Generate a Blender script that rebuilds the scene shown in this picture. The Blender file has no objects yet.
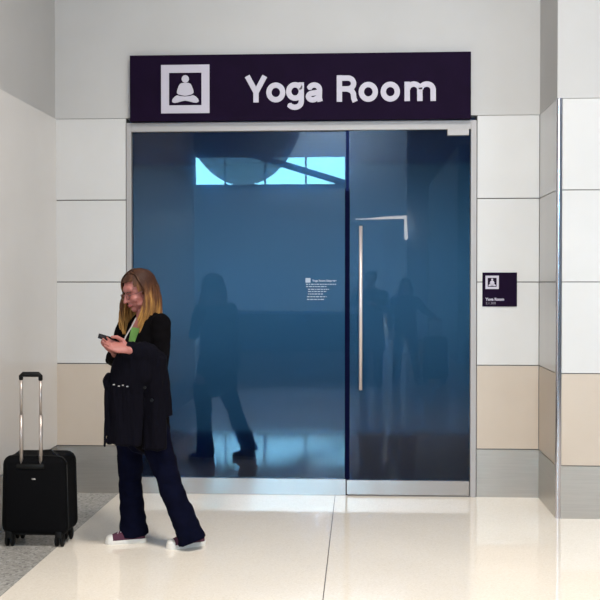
import bpy, bmesh, math, random
from mathutils import Vector, Matrix, Euler, noise
random.seed(7)
SC = bpy.context.scene
COL = SC.collection
V = Vector

# ------------------------------------------------------------------ camera
FPX, CAMH, CAMD = 1070.0, 1.565, 7.87
cam_data = bpy.data.cameras.new('camera')
cam = bpy.data.objects.new('camera', cam_data)
COL.objects.link(cam)
cam.location = (0, -CAMD, CAMH)
cam.rotation_euler = (math.radians(90 - 0.91), 0, math.radians(3.2))
cam_data.sensor_width = 36
cam_data.lens = 36 * FPX / 600
cam_data.clip_start = 0.05
cam_data.clip_end = 300
SC.camera = cam
CR = cam.rotation_euler.to_matrix()
CC = V(cam.location)

# ------------------------------------------------------------------ world, lights, exposure
SC.view_settings.view_transform = 'Standard'
SC.view_settings.look = 'None'
SC.view_settings.exposure = 0.0
SC.view_settings.gamma = 1.0
SC.view_settings.use_curve_mapping = False
W = bpy.data.worlds.new('world'); SC.world = W
W.use_nodes = True
W.node_tree.nodes['Background'].inputs[0].default_value = (0.75, 0.85, 1.0, 1)
W.node_tree.nodes['Background'].inputs[1].default_value = 0.3


def area(name, loc, aim, sx, sy, power, col=(1, 1, 1)):
    d = bpy.data.lights.new(name, 'AREA')
    d.shape = 'RECTANGLE'; d.size = sx; d.size_y = sy
    d.energy = power; d.color = col
    o = bpy.data.objects.new(name, d); COL.objects.link(o)
    o.location = loc
    o.rotation_euler = (V(aim) - V(loc)).to_track_quat('-Z', 'Y').to_euler()
    return o


ov = area('hall_light_overhead', (0.7, -4.8, 6.6), (0.3, -3.2, 0), 1.5, 1.2, 228, (1.0, 0.94, 0.86))
ov.data.spread = math.radians(115)
area('hall_light_right', (4.0, -5.2, 1.95), (1.9, 0, 0.9), 2.2, 1.6, 62, (0.80, 0.90, 1.0))
area('hall_light_behind', (3.0, -14.0, 8.0), (-1.5, -1, 1), 5.0, 4.0, 135, (1.0, 0.97, 0.92))
area('hall_light_far', (-2.0, -30.0, 10.8), (-2, -30, 0), 14.0, 10.0, 5500, (0.8, 0.92, 1.0))
area('hall_fill_end', (-3.0, -24.0, 10.4), (-3, -52, 4), 10.0, 6.0, 12000, (0.75, 0.9, 1.0))  # added fill, brightens the end wall so its reflection shows in the glass
sl = area('studio_light', (-0.4, 0.7, 2.5), (-0.4, 3.3, 1.35), 5.4, 0.3, 24, (0.9, 1.0, 1.0))
sl.data.spread = math.radians(75)


# ------------------------------------------------------------------ helpers
def at(px, py, y=None, z=None, x=None):
    d = CR @ V(((px - 300) / FPX, (300 - py) / FPX, -1))
    if y is not None:
        k = (y - CC.y) / d.y
    elif z is not None:
        k = (z - CC.z) / d.z
    else:
        k = (x - CC.x) / d.x
    return CC + d * k


def mat(name, color, rough=0.5, metal=0.0, spec=0.5, bump=0.0, bscale=200, var=None, vscale=5,
        coat=0.0, emis=None, estr=0.0, sheen=0.0, mapscale=(1, 1, 1)):
    """plain principled material, with optional noise colour variation and bump"""
    m = bpy.data.materials.new(name); m.use_nodes = True
    nt = m.node_tree; b = nt.nodes['Principled BSDF']
    b.inputs['Base Color'].default_value = (*color, 1)
    b.inputs['Roughness'].default_value = rough
    b.inputs['Metallic'].default_value = metal
    b.inputs['Specular IOR Level'].default_value = spec
    b.inputs['Coat Weight'].default_value = coat
    b.inputs['Coat Roughness'].default_value = 0.03
    b.inputs['Sheen Weight'].default_value = sheen
    if emis:
        b.inputs['Emission Color'].default_value = (*emis, 1)
        b.inputs['Emission Strength'].default_value = estr
    if var or bump:
        tc = nt.nodes.new('ShaderNodeTexCoord')
        mp = nt.nodes.new('ShaderNodeMapping'); mp.inputs['Scale'].default_value = mapscale
        nt.links.new(tc.outputs['Object'], mp.inputs['Vector'])
    if var:
        n = nt.nodes.new('ShaderNodeTexNoise'); n.inputs['Scale'].default_value = vscale
        n.inputs['Detail'].default_value = 4
        r = nt.nodes.new('ShaderNodeValToRGB')
        r.color_ramp.elements[0].position = 0.35; r.color_ramp.elements[1].position = 0.65
        r.color_ramp.elements[0].color = (*color, 1); r.color_ramp.elements[1].color = (*var, 1)
        nt.links.new(mp.outputs[0], n.inputs['Vector'])
        nt.links.new(n.outputs[0], r.inputs[0]); nt.links.new(r.outputs[0], b.inputs['Base Color'])
    if bump:
        n = nt.nodes.new('ShaderNodeTexNoise'); n.inputs['Scale'].default_value = bscale
        bp = nt.nodes.new('ShaderNodeBump'); bp.inputs['Strength'].default_value = bump
        bp.inputs['Distance'].default_value = 0.002
        nt.links.new(mp.outputs[0], n.inputs['Vector'])
        nt.links.new(n.outputs[0], bp.inputs['Height']); nt.links.new(bp.outputs[0], b.inputs['Normal'])
    return m


def terrazzo(name, base, chip, dark, rough, scale, spec=0.5):
    m = bpy.data.materials.new(name); m.use_nodes = True
    nt = m.node_tree; b = nt.nodes['Principled BSDF']
    b.inputs['Roughness'].default_value = rough
    b.inputs['Specular IOR Level'].default_value = spec
    tc = nt.nodes.new('ShaderNodeTexCoord')
    vo = nt.nodes.new('ShaderNodeTexVoronoi'); vo.inputs['Scale'].default_value = scale
    sep = nt.nodes.new('ShaderNodeSeparateColor')
    r = nt.nodes.new('ShaderNodeValToRGB'); r.color_ramp.interpolation = 'CONSTANT'
    e = r.color_ramp.elements
    e[0].position = 0; e[0].color = (*base, 1)
    e[1].position = 0.62; e[1].color = (*chip, 1)
    x = e.new(0.86); x.color = (*dark, 1)
    nt.links.new(tc.outputs['Object'], vo.inputs['Vector'])
    nt.links.new(vo.outputs['Color'], sep.inputs[0]); nt.links.new(sep.outputs[0], r.inputs[0])
    n = nt.nodes.new('ShaderNodeTexNoise'); n.inputs['Scale'].default_value = 1.3
    nt.links.new(tc.outputs['Object'], n.inputs['Vector'])
    mx = nt.nodes.new('ShaderNodeMix'); mx.data_type = 'RGBA'; mx.blend_type = 'MULTIPLY'
    mr = nt.nodes.new('ShaderNodeMapRange'); mr.inputs[3].default_value = 0.93; mr.inputs[4].default_value = 1.05
    nt.links.new(n.outputs[0], mr.inputs[0])
    mx.inputs[0].default_value = 1.0
    nt.links.new(r.outputs[0], mx.inputs[6]); nt.links.new(mr.outputs[0], mx.inputs[7])
    nt.links.new(mx.outputs[2], b.inputs['Base Color'])
    return m


def emissive(name, col, strength):
    return mat(name, (0.02, 0.02, 0.02), emis=col, estr=strength)


M = {}
M['paint'] = mat('wall_paint', (0.50, 0.49, 0.478), 0.75, var=(0.52, 0.51, 0.498), vscale=2, bump=0.15, bscale=90)
M['panel'] = mat('porcelain_panel', (0.61, 0.60, 0.585), 0.28, var=(0.63, 0.62, 0.605), vscale=3)
M['laminate'] = mat('left_laminate', (0.74, 0.71, 0.68), 0.22, var=(0.76, 0.73, 0.70), vscale=2)
M['beige'] = mat('beige_panel', (0.52, 0.44, 0.36), 0.35, var=(0.54, 0.46, 0.38), vscale=4)
M['joint'] = mat('joint_dark', (0.16, 0.15, 0.14), 0.8)  # dark backing in the panel joints, also door seal and plinth
M['steel'] = mat('brushed_steel', (0.46, 0.425, 0.38), 0.34, metal=0.85, bump=0.25, bscale=60,
                 mapscale=(1, 1, 40), var=(0.50, 0.465, 0.415), vscale=3)
M['polished'] = mat('polished_steel', (0.66, 0.64, 0.68), 0.16, metal=1.0)
M['alu'] = mat('satin_aluminium', (0.40, 0.38, 0.37), 0.55, metal=0.4, bump=0.1, bscale=80, mapscale=(40, 1, 1))
M['rail'] = mat('polished_rail', (0.50, 0.47, 0.45), 0.22, metal=0.8, bump=0.05, bscale=80, mapscale=(1, 1, 40))
M['handle'] = mat('satin_pull', (0.80, 0.70, 0.66), 0.35, metal=0.6)
M['sign'] = mat('sign_plum', (0.0065, 0.0015, 0.013), 0.7, var=(0.008, 0.002, 0.016), vscale=6, spec=0.08)
M['sign_white'] = mat('sign_white', (0.50, 0.47, 0.54), 0.5)
M['sign_grey'] = mat('sign_grey', (0.28, 0.26, 0.31), 0.5)
M['floor'] = terrazzo('cream_terrazzo', (0.80, 0.73, 0.635), (0.83, 0.765, 0.67), (0.76, 0.69, 0.59), 0.06, 130, 0.4)
M['floor_grey'] = terrazzo('grey_terrazzo', (0.36, 0.345, 0.32), (0.44, 0.43, 0.40), (0.24, 0.23, 0.22), 0.2, 75)
M['brass'] = mat('joint_strip', (0.09, 0.08, 0.07), 0.5)
M['hall_paint'] = mat('hall_paint', (0.27, 0.39, 0.50), 0.8)
M['hall_white'] = mat('hall_white', (0.72, 0.75, 0.80), 0.7)
M['hall_dark'] = mat('hall_dark', (0.09, 0.10, 0.12), 0.7)
M['hall_ceiling'] = mat('hall_ceiling', (0.10, 0.12, 0.20), 0.8)
M['sky_pane'] = emissive('daylight_pane', (0.26, 0.70, 1.0), 42.0)
M['lamp'] = emissive('lamp_glow', (1.0, 0.95, 0.85), 14.0)
M['pendant'] = emissive('pendant_glow', (1.0, 0.97, 0.95), 700.0)
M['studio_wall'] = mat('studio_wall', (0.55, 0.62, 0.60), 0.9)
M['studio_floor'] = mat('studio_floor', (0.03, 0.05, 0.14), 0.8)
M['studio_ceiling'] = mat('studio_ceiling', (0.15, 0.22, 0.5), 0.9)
M['edge'] = mat('pane_gap_shade', (0.002, 0.003, 0.02), 0.8, spec=0.04)  # near-black colour painting the dark gap between the panes
M['edge_blue'] = mat('pane_gap_shade_blue', (0.008, 0.017, 0.08), 0.8, spec=0.04)  # deep blue painted for the upper part of that dark gap
M['decal'] = mat('white_vinyl', (0.36, 0.42, 0.50), 0.6)
M['skin'] = mat('skin', (0.35, 0.120, 0.098), 0.55, var=(0.38, 0.135, 0.11), vscale=30)
M['lip'] = mat('lip', (0.42, 0.10, 0.10), 0.45)
M['eye'] = mat('eye', (0.05, 0.03, 0.025), 0.3)
M['knit'] = mat('black_knit', (0.0025, 0.002, 0.0025), 0.95, spec=0.06, bump=0.5, bscale=300)
M['jacket'] = mat('navy_cloth', (0.0025, 0.0022, 0.0050), 0.9, spec=0.08, bump=0.3, bscale=250)
M['denim'] = mat('dark_denim', (0.0018, 0.0023, 0.0085), 0.95, spec=0.05, var=(0.0028, 0.0035, 0.0125), vscale=14, bump=0.4, bscale=400)
M['green'] = mat('green_cotton', (0.16, 0.36, 0.08), 0.8)
M['strap'] = mat('grey_strap', (0.30, 0.27, 0.26), 0.6)
M['maroon'] = mat('maroon_canvas', (0.075, 0.014, 0.035), 0.8, bump=0.3, bscale=400)
M['rubber'] = mat('white_rubber', (0.72, 0.69, 0.64), 0.5)
M['lace'] = mat('shoe_lace', (0.60, 0.55, 0.56), 0.8)
M['phone'] = mat('black_phone', (0.004, 0.004, 0.005), 0.3, spec=0.2)
M['bag'] = mat('black_nylon', (0.0022, 0.0022, 0.0028), 0.9, spec=0.1, bump=0.4, bscale=500)
M['bag_trim'] = mat('black_piping', (0.003, 0.003, 0.003), 0.5, spec=0.2)
M['tube'] = mat('telescopic_tube', (0.46, 0.40, 0.36), 0.35, metal=0.7)
M['wheel'] = mat('black_wheel', (0.003, 0.003, 0.003), 0.6, spec=0.15)
M['chrome'] = mat('chrome', (0.8, 0.8, 0.8), 0.15, metal=1.0)
M['dark_cloth'] = mat('charcoal_cloth', (0.03, 0.035, 0.045), 0.9)
M['dark_trousers'] = mat('dark_trousers', (0.02, 0.022, 0.035), 0.9)
M['dark_hair'] = mat('dark_hair', (0.03, 0.02, 0.015), 0.6)
M['far_skin'] = mat('far_skin', (0.35, 0.2, 0.15), 0.6)
M['lens_frame'] = mat('glasses_frame', (0.10, 0.03, 0.03), 0.4)


def hair_material():
    m = bpy.data.materials.new('brown_to_gold_hair'); m.use_nodes = True
    nt = m.node_tree; b = nt.nodes['Principled BSDF']
    b.inputs['Roughness'].default_value = 0.6
    b.inputs['Specular IOR Level'].default_value = 0.25
    tc = nt.nodes.new('ShaderNodeTexCoord')
    sp = nt.nodes.new('ShaderNodeSeparateXYZ')
    nt.links.new(tc.outputs['Object'], sp.inputs[0])
    n = nt.nodes.new('ShaderNodeTexNoise'); n.inputs['Scale'].default_value = 38
    mp = nt.nodes.new('ShaderNodeMapping'); mp.inputs['Scale'].default_value = (1, 1, 0.15)
    nt.links.new(tc.outputs['Object'], mp.inputs[0]); nt.links.new(mp.outputs[0], n.inputs['Vector'])
    # dyed lengths: brown roots, golden from cheek level downwards
    mr = nt.nodes.new('ShaderNodeMapRange')
    mr.inputs[1].default_value = HAIR_TOP; mr.inputs[2].default_value = HAIR_TOP - 0.34
    nt.links.new(sp.outputs[2], mr.inputs[0])
    ad = nt.nodes.new('ShaderNodeMath'); ad.operation = 'MULTIPLY_ADD'
    nt.links.new(n.outputs[0], ad.inputs[0]); ad.inputs[1].default_value = 1.3
    s2 = nt.nodes.new('ShaderNodeMath'); s2.operation = 'SUBTRACT'; s2.inputs[1].default_value = 0.62
    nt.links.new(mr.outputs[0], s2.inputs[0]); nt.links.new(s2.outputs[0], ad.inputs[2])
    r = nt.nodes.new('ShaderNodeValToRGB'); e = r.color_ramp.elements
    e[0].position = 0.1; e[0].color = (0.040, 0.014, 0.007, 1)
    e[1].position = 0.85; e[1].color = (0.38, 0.19, 0.05, 1)
    x = e.new(0.5); x.color = (0.11, 0.042, 0.015, 1)
    nt.links.new(ad.outputs[0], r.inputs[0]); nt.links.new(r.outputs[0], b.inputs['Base Color'])
    return m


def glass_material():
    """blue film glass: clear reflecting surface over a frosted blue body"""
    m = bpy.data.materials.new('blue_film_glass'); m.use_nodes = True
    b = m.node_tree.nodes['Principled BSDF']
    b.inputs['Base Color'].default_value = (0.065, 0.185, 0.36, 1)
    b.inputs['Transmission Weight'].default_value = 1.0
    b.inputs['Roughness'].default_value = 0.25
    b.inputs['IOR'].default_value = 1.10
    b.inputs['Coat Weight'].default_value = 1.0
    b.inputs['Coat IOR'].default_value = 1.43
    b.inputs['Coat Roughness'].default_value = 0.0
    return m


M['glass'] = glass_material()


def clear_lens():
    m = bpy.data.materials.new('sculpture_net'); m.use_nodes = True
    nt = m.node_tree; b = nt.nodes['Principled BSDF']
    b.inputs['Base Color'].default_value = (0.05, 0.06, 0.12, 1)
    b.inputs['Alpha'].default_value = 0.7
    return m


M['net'] = clear_lens()


def link(name, me, mats, parent=None):
    o = bpy.data.objects.new(name, me); COL.objects.link(o)
    for m in (mats if isinstance(mats, (list, tuple)) else [mats]):
        me.materials.append(m)
    if parent is not None:
        o.parent = parent
        me.transform(Matrix.Translation(-V(world_loc(parent))))
    return o


def world_loc(o):
    p = V(o.location)
    while o.parent is not None:
        o = o.parent; p += V(o.location)
    return p


def obj(name, bm, mats, parent=None, smooth=False):
    """bm in world coordinates -> one mesh object (moved to parent's frame)"""
    bmesh.ops.recalc_face_normals(bm, faces=bm.faces[:])
    me = bpy.data.meshes.new(name)
    bm.to_mesh(me); bm.free()
    if smooth:
        me.polygons.foreach_set('use_smooth', [True] * len(me.polygons))
    return link(name, me, mats, parent)


def tag(o, label=None, cat=None, group=None, kind=None):
    if label: o['label'] = label
    if cat: o['category'] = cat
    if group: o['group'] = group
    if kind: o['kind'] = kind
    return o


def thing(name, label, cat, loc, group=None):
    o = bpy.data.objects.new(name, None); COL.objects.link(o)
    o.location = loc; o.empty_display_size = 0.1
    return tag(o, label, cat, group)


def box(bm, x0, x1, y0, y1, z0, z1, mi=0, bev=0.0, seg=2):
    vs = [bm.verts.new((x, y, z)) for x in (x0, x1) for y in (y0, y1) for z in (z0, z1)]
    idx = [(0, 1, 3, 2), (4, 6, 7, 5), (0, 4, 5, 1), (2, 3, 7, 6), (0, 2, 6, 4), (1, 5, 7, 3)]
    fs = [bm.faces.new([vs[i] for i in f]) for f in idx]
    for f in fs: f.material_index = mi
    if bev:
        es = list({e for f in fs for e in f.edges})
        bmesh.ops.bevel(bm, geom=es, offset=bev, segments=seg, affect='EDGES', profile=0.5)
    return fs


def frame_of(t, ref):
    t = t.normalized()
    s = t.cross(ref)
    if s.length < 1e-4: s = t.cross(V((1, 0, 0)))
    s.normalize()
    return s, s.cross(t).normalized()


def sweep(bm, pts, rad, side=None, n=14, cap='round', mi=0):
    """tapered tube through pts; rad entries r or (a,b): a along `side`, b across it"""
    pts = [V(p) for p in pts]
    rad = [(r, r) if not isinstance(r, (tuple, list)) else tuple(r) for r in rad]
    tang = []
    for i in range(len(pts)):
        a = pts[max(i - 1, 0)]; b = pts[min(i + 1, len(pts) - 1)]
        tang.append((b - a).normalized())
    P = list(zip(pts, rad, tang))
    if cap == 'round':
        def ext(p, r, t, sgn):
            out = []
            for k in (0.5, 0.85, 0.98):
                h = min(r)
                out.append((p + t * sgn * h * k, (r[0] * math.sqrt(1 - k * k), r[1] * math.sqrt(1 - k * k)), t))
            return out
        P = ext(pts[0], rad[0], tang[0], -1)[::-1] + P + ext(pts[-1], rad[-1], tang[-1], 1)
    rings = []
    prev = None
    for p, r, t in P:
        if side is not None:
            s = V(side) - t * V(side).dot(t); s.normalize()
        elif prev is None:
            s, _ = frame_of(t, V((0, 0, 1)))
        else:
            s = prev - t * prev.dot(t); s.normalize()
        prev = s
        u = s.cross(t).normalized()
        rings.append([bm.verts.new(p + s * (r[0] * math.cos(2 * math.pi * k / n)) + u * (r[1] * math.sin(2 * math.pi * k / n)))
                      for k in range(n)])
    for a, b in zip(rings, rings[1:]):
        for k in range(n):
            f = bm.faces.new((a[k], a[(k + 1) % n], b[(k + 1) % n], b[k])); f.material_index = mi
    for rg in (rings[0], rings[-1]):
        f = bm.faces.new(rg); f.material_index = mi
    return rings


def ell(bm, c, r, F=None, n=16, mi=0):
    """ellipsoid, radii r along the axes of 3x3 F"""
    mtx = (F.to_4x4() if F else Matrix.Identity(4))
    mtx = Matrix.Translation(V(c)) @ mtx @ Matrix.Diagonal((*r, 1))
    res = bmesh.ops.create_uvsphere(bm, u_segments=n, v_segments=max(8, n // 2 + 2), radius=1, matrix=mtx)
    for v in res['verts']:
        for f in v.link_faces: f.material_index = mi


def blend(bm, voxel, it=4, disp=None, factor=0.5):
    """union of the overlapping shells in bm as one smooth continuous mesh"""
    bmesh.ops.recalc_face_normals(bm, faces=bm.faces[:])
    me = bpy.data.meshes.new('tmp'); bm.to_mesh(me); bm.free()
    o = bpy.data.objects.new('tmp', me); COL.objects.link(o)
    r = o.modifiers.new('r', 'REMESH'); r.mode = 'VOXEL'; r.voxel_size = voxel
    if it:
        s = o.modifiers.new('s', 'SMOOTH'); s.factor = factor; s.iterations = it
    dg = bpy.context.evaluated_depsgraph_get()
    out = bpy.data.meshes.new_from_object(o.evaluated_get(dg))
    bpy.data.objects.remove(o); bpy.data.meshes.remove(me)
    if disp:
        nrm = [V(v.normal) for v in out.vertices]
        for v, nn in zip(out.vertices, nrm):
            v.co += nn * disp(V(v.co))
    out.polygons.foreach_set('use_smooth', [True] * len(out.polygons))
    return out


def rot_box(bm, c, ax, ay, az, hx, hy, hz, bev=0.0, seg=2, mi=0):
    b2 = bmesh.new(); box(b2, -hx, hx, -hy, hy, -hz, hz, mi, bev, seg)
    m = Matrix((ax, ay, az)).transposed().to_4x4(); m.translation = V(c)
    b2.transform(m)
    me = bpy.data.meshes.new('t'); b2.to_mesh(me); b2.free(); bm.from_mesh(me); bpy.data.meshes.remove(me)


# ------------------------------------------------------------------ levels
ZT, Z3, Z2, Z1, Z0 = 2.785, 2.180, 1.572, 0.965, 0.352
XL, XJ, YF = -2.262, 1.302, -0.70       # left wall, jog corner, front of the right column
GX0, GX1 = -1.728, 0.850               # opening of the glass front
GTOP = 2.748
XS = at(346.5, 300, y=0).x             # door edge
FAR = -52.0
J = 0.0032

# ------------------------------------------------------------------ structure
bm = bmesh.new()
box(bm, -22, -1.79, -5.5, 0.0, -0.1, 0, 1)
box(bm, -22, -1.79, FAR, -5.5, -0.1, 0, 0)
box(bm, -1.79, 16, FAR, 0.12, -0.1, 0, 0)
box(bm, XL, -1.79, 0.0, 0.12, -0.1, 0, 1)
tag(obj('floor', bm, [M['floor'], M['floor_grey']]), kind='structure')
bm = bmesh.new(); box(bm, -0.183, -0.178, -7.0, -0.02, 0, 0.0006)
tag(obj('trim_1', bm, M['brass']), 'thin dark joint strip running across the cream floor', kind='structure')
bm = bmesh.new(); box(bm, -22, 16, FAR, 0.2, 11.6, 11.8)
tag(obj('ceiling', bm, M['hall_ceiling']), kind='structure')


def panels(bm, x0, x1, y, axis, levels, mi_of, t=0.012, j=J):
    for k, (a, b) in enumerate(zip(levels[1:], levels)):
        if axis == 'x':
            box(bm, x0 + j, x1 - j, y - t, y, a + j, b - j, mi_of[k], 0.0012, 1)
        else:
            box(bm, y[0], y[1], x0 + j, x1 - j, a + j, b - j, mi_of[k], 0.0012, 1)


LV = [ZT, Z3, Z2, Z1, Z0]
MI = [1, 1, 1, 2]
# back wall: backing, header, clad piers left and right of the glass front
bm = bmesh.new()
box(bm, XL - 0.3, GX0, 0.0, 0.12, 0, ZT, 3)
box(bm, GX1, XJ + 0.02, 0.0, 0.12, 0, ZT, 3)
box(bm, XL - 0.3, XJ + 0.02, -0.012, 0.12, ZT, 11.6, 0)
panels(bm, XL, GX0, 0.0, 'x', LV, MI)
panels(bm, GX1, XJ, 0.0, 'x', LV, MI)
tag(obj('wall_back', bm, [M['paint'], M['panel'], M['beige'], M['joint']]), kind='structure')
bm = bmesh.new(); box(bm, XL, GX0 - J, -0.013, 0.0, 0, Z0 - J)
tag(obj('baseboard_back', bm, M['steel']), 'brushed steel base left of the glass front', kind='structure')
bm = bmesh.new(); box(bm, GX1 + J, XJ, -0.013, 0.0, 0, Z0 - J)
tag(obj('baseboard_back.001', bm, M['steel']), 'brushed steel base right of the glass front', kind='structure')
# left wall
bm = bmesh.new()
box(bm, XL - 0.3, XL - 0.002, -6.6, 0.0, 0, ZT, 2)
box(bm, XL - 0.3, XL, -6.6, 0.0, ZT, 11.6, 0)
box(bm, XL - 0.012, XL + 0.008, -6.6, -0.006, Z0 + J, ZT - J, 1)
tag(obj('wall_left', bm, [M['paint'], M['laminate'], M['joint']]), kind='structure')
bm = bmesh.new(); box(bm, XL - 0.002, XL + 0.009, -6.6, -0.014, 0, Z0 - J)
tag(obj('baseboard_left', bm, M['steel']), kind='structure')
# right column (projects into the hall)
bm = bmesh.new()
box(bm, XJ + 0.012, 6.5, YF + 0.012, 0.12, 0, ZT, 3)
box(bm, XJ, 6.5, YF, 0.12, ZT, 11.6, 0)
for k, (a, b) in enumerate(zip(LV[1:], LV)):
    box(bm, XJ, XJ + 0.014, YF + 0.03, -0.014, a + J, b - J, MI[k])
    box(bm, XJ + 0.034, 3.1, YF, YF + 0.014, a + J, b - J, MI[k])
    box(bm, 3.11, 6.5, YF, YF + 0.014, a + J, b - J, MI[k])
tag(obj('wall_right', bm, [M['paint'], M['panel'], M['beige'], M['joint']]), kind='structure')
bm = bmesh.new()
box(bm, XJ - 0.001, XJ + 0.014, YF + 0.03, -0.016, 0, Z0 - J)
box(bm, XJ + 0.031, 6.5, YF - 0.001, YF + 0.014, 0, Z0 - J)
tag(obj('baseboard_right', bm, M['steel']), kind='structure')
bm = bmesh.new()
sweep(bm, [(XJ + 0.014, YF + 0.016, 0), (XJ + 0.014, YF + 0.016, ZT - 0.004)], [0.017, 0.017], n=20, cap='flat')
box(bm, XJ + 0.014, XJ + 0.030, YF - 0.003, YF + 0.014, 0, ZT - 0.004)
tag(obj('trim_2', bm, M['polished'], smooth=False), 'polished steel corner strip of the right column', kind='structure')

# studio behind the glass
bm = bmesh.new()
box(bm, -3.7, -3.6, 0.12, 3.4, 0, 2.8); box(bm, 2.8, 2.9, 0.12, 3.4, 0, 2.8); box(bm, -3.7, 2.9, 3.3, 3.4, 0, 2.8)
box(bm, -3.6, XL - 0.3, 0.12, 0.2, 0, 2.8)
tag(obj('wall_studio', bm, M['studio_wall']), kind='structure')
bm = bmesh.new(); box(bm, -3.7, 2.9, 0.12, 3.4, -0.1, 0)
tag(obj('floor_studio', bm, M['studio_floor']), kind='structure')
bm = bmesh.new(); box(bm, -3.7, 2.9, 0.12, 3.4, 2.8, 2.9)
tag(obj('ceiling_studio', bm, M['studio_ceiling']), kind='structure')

# hall behind the camera
bm = bmesh.new()
box(bm, -22, 16, FAR - 0.2, FAR, 0, 11.6)
tag(obj('wall_hall_end', bm, M['hall_paint']), kind='structure')
bm = bmesh.new(); box(bm, -22.2, -22, FAR, 0.1, 0, 11.6)
tag(obj('wall_hall_left', bm, M['hall_paint']), kind='structure')
bm = bmesh.new(); box(bm, 16, 16.2, FAR, 0.1, 0, 11.6)
tag(obj('wall_hall_right', bm, M['hall_paint']), kind='structure')
bm = bmesh.new(); box(bm, -22, XL - 0.3, 0, 0.12, 0, 11.6); box(bm, 6.5, 16, 0, 0.12, 0, 11.6)
tag(obj('wall_hall_front', bm, M['hall_paint']), kind='structure')
bm = bmesh.new(); box(bm, 1.30, 9, -22.2, -22.0, 0, 9.0)
tag(obj('wall_hall_block', bm, M['hall_white']), kind='structure')
bm = bmesh.new(); box(bm, 1.9, 2.1, -22.0, -13.0, 0, 4.25)
tag(obj('wall_hall_side', bm, M['hall_paint']), kind='structure')


# mirrored picture column -> world x / z at a distance behind the camera
def refl(px, py, Z):
    return V(((px - 360) * Z / 1070, -(Z - CAMD), CAMH + (283 - py) * Z / 1070))


ZF = CAMD - FAR - 0.15
n = 0
for (a, b) in ((195, 224), (225, 264), (266, 305), (307, 345)):
    n += 1
    p, q = refl(a, 184, ZF), refl(b, 157, ZF)
    bm = bmesh.new(); box(bm, p.x, q.x, FAR, FAR + 0.04, p.z, q.z)
    w = tag(obj('window_%d' % (n + 1), bm, M['sky_pane']), kind='structure')
    bm = bmesh.new()
    box(bm, q.x, q.x + 0.08, FAR, FAR + 0.1, p.z, q.z)
    box(bm, p.x, q.x + 0.08, FAR, FAR + 0.1, p.z - 0.08, p.z)
    box(bm, p.x, q.x + 0.08, FAR, FAR + 0.1, q.z, q.z + 0.08)
    obj('window_frame', bm, M['hall_dark'], w)

bm = bmesh.new()
sweep(bm, [refl(225, 146, 52), refl(349, 184.5, 52)], [0.16, 0.16], n=8, cap='flat')
tag(obj('trim_3', bm, M['hall_dark']), 'dark diagonal roof brace in front of the high windows', kind='structure')

# ------------------------------------------------------------------ glass front
F = 0.03
w1 = tag(bpy.data.objects.new('window_1', None), 'blue glass panel beside the door', kind='structure')
COL.objects.link(w1); w1.location = (GX0, 0, 0)
bm = bmesh.new(); box(bm, GX0 + 0.036, XS - 0.002, 0.012, 0.024, 0.11, GTOP - 0.05)
gp = obj('glass_panel', bm, M['glass'], w1)
bm = bmesh.new()
box(bm, GX0 + J, GX0 + 0.040, -0.026, 0.05, 0, GTOP, 0, 0.002, 1)
box(bm, GX0 + 0.040, GX1 - 0.045, -0.026, 0.05, GTOP - 0.066, GTOP, 0, 0.002, 1)
box(bm, GX1 - 0.045, GX1 - J, -0.026, 0.05, 0, GTOP, 0, 0.002, 1)
obj('window_frame', bm, M['alu'], w1)
bm = bmesh.new(); box(bm, GX0 + 0.040, XS - 0.004, -0.014, 0.04, 0.0, 0.122, 0, 0.002, 1)
obj('bottom_rail', bm, M['rail'], w1)
bm = bmesh.new(); box(bm, XS - 0.012, XS + 0.024, 0.0055, 0.028, 0.0, 2.26)
obj('gap_shade_back', bm, M['edge'], w1)  # dark strip standing in for the shaded gap between panes

d1 = tag(bpy.data.objects.new('door_1', None), 'blue glass door with a tall metal pull', kind='structure')
COL.objects.link(d1); d1.location = (XS, 0, 0)
DX1 = GX1 - 0.05
bm = bmesh.new(); box(bm, XS + 0.002, DX1, -0.008, 0.004, 0.10, GTOP - 0.06)
obj('door_glass', bm, M['glass'], d1)
bm = bmesh.new(); box(bm, XS - 0.004, XS + 0.022, -0.0125, -0.0085, 0.119, 2.24)
obj('gap_shade_strip', bm, M['edge'], d1)  # gap darkness painted as a strip along the door glass
bm = bmesh.new(); box(bm, XS - 0.004, XS + 0.018, -0.0125, -0.0085, 2.24, GTOP - 0.067)
obj('gap_shade_strip', bm, M['edge_blue'], d1)  # bluer upper length of the painted gap
bm = bmesh.new(); box(bm, XS + 0.002, DX1, -0.022, 0.008, 0.012, 0.118, 0, 0.002, 1)
obj('bottom_rail', bm, M['rail'], d1)
bm = bmesh.new(); box(bm, XS + 0.01, DX1, -0.016, 0.004, 0.0, 0.012)
obj('door_seal', bm, M['joint'], d1)
hx = at(360.7, 300, y=-0.06).x
zt, zb = at(360, 226, y=-0.06).z, at(360, 390, y=-0.06).z
bm = bmesh.new(); sweep(bm, [(hx, -0.065, zb), (hx, -0.065, zt)], [0.0125, 0.0125], n=16, cap='flat')
hd = obj('door_handle', bm, M['handle'], d1, True)
for z in (zb + 0.12, zt - 0.12):
    bm = bmesh.new(); sweep(bm, [(hx, -0.065, z), (hx, -0.006, z)], [0.007, 0.007], n=10, cap='flat')
    obj('mount', bm, M['handle'], hd, True)
bm = bmesh.new()
box(bm, at(447, 300, y=-0.03).x, at(468.5, 300, y=-0.03).x, -0.045, 0.005, GTOP - 0.112, GTOP - 0.066, 0, 0.003, 2)
obj('pivot_fitting', bm, M['alu'], d1)


# ------------------------------------------------------------------ lettering tools (pixel strokes on a wall plane)
RB = [0]


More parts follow.
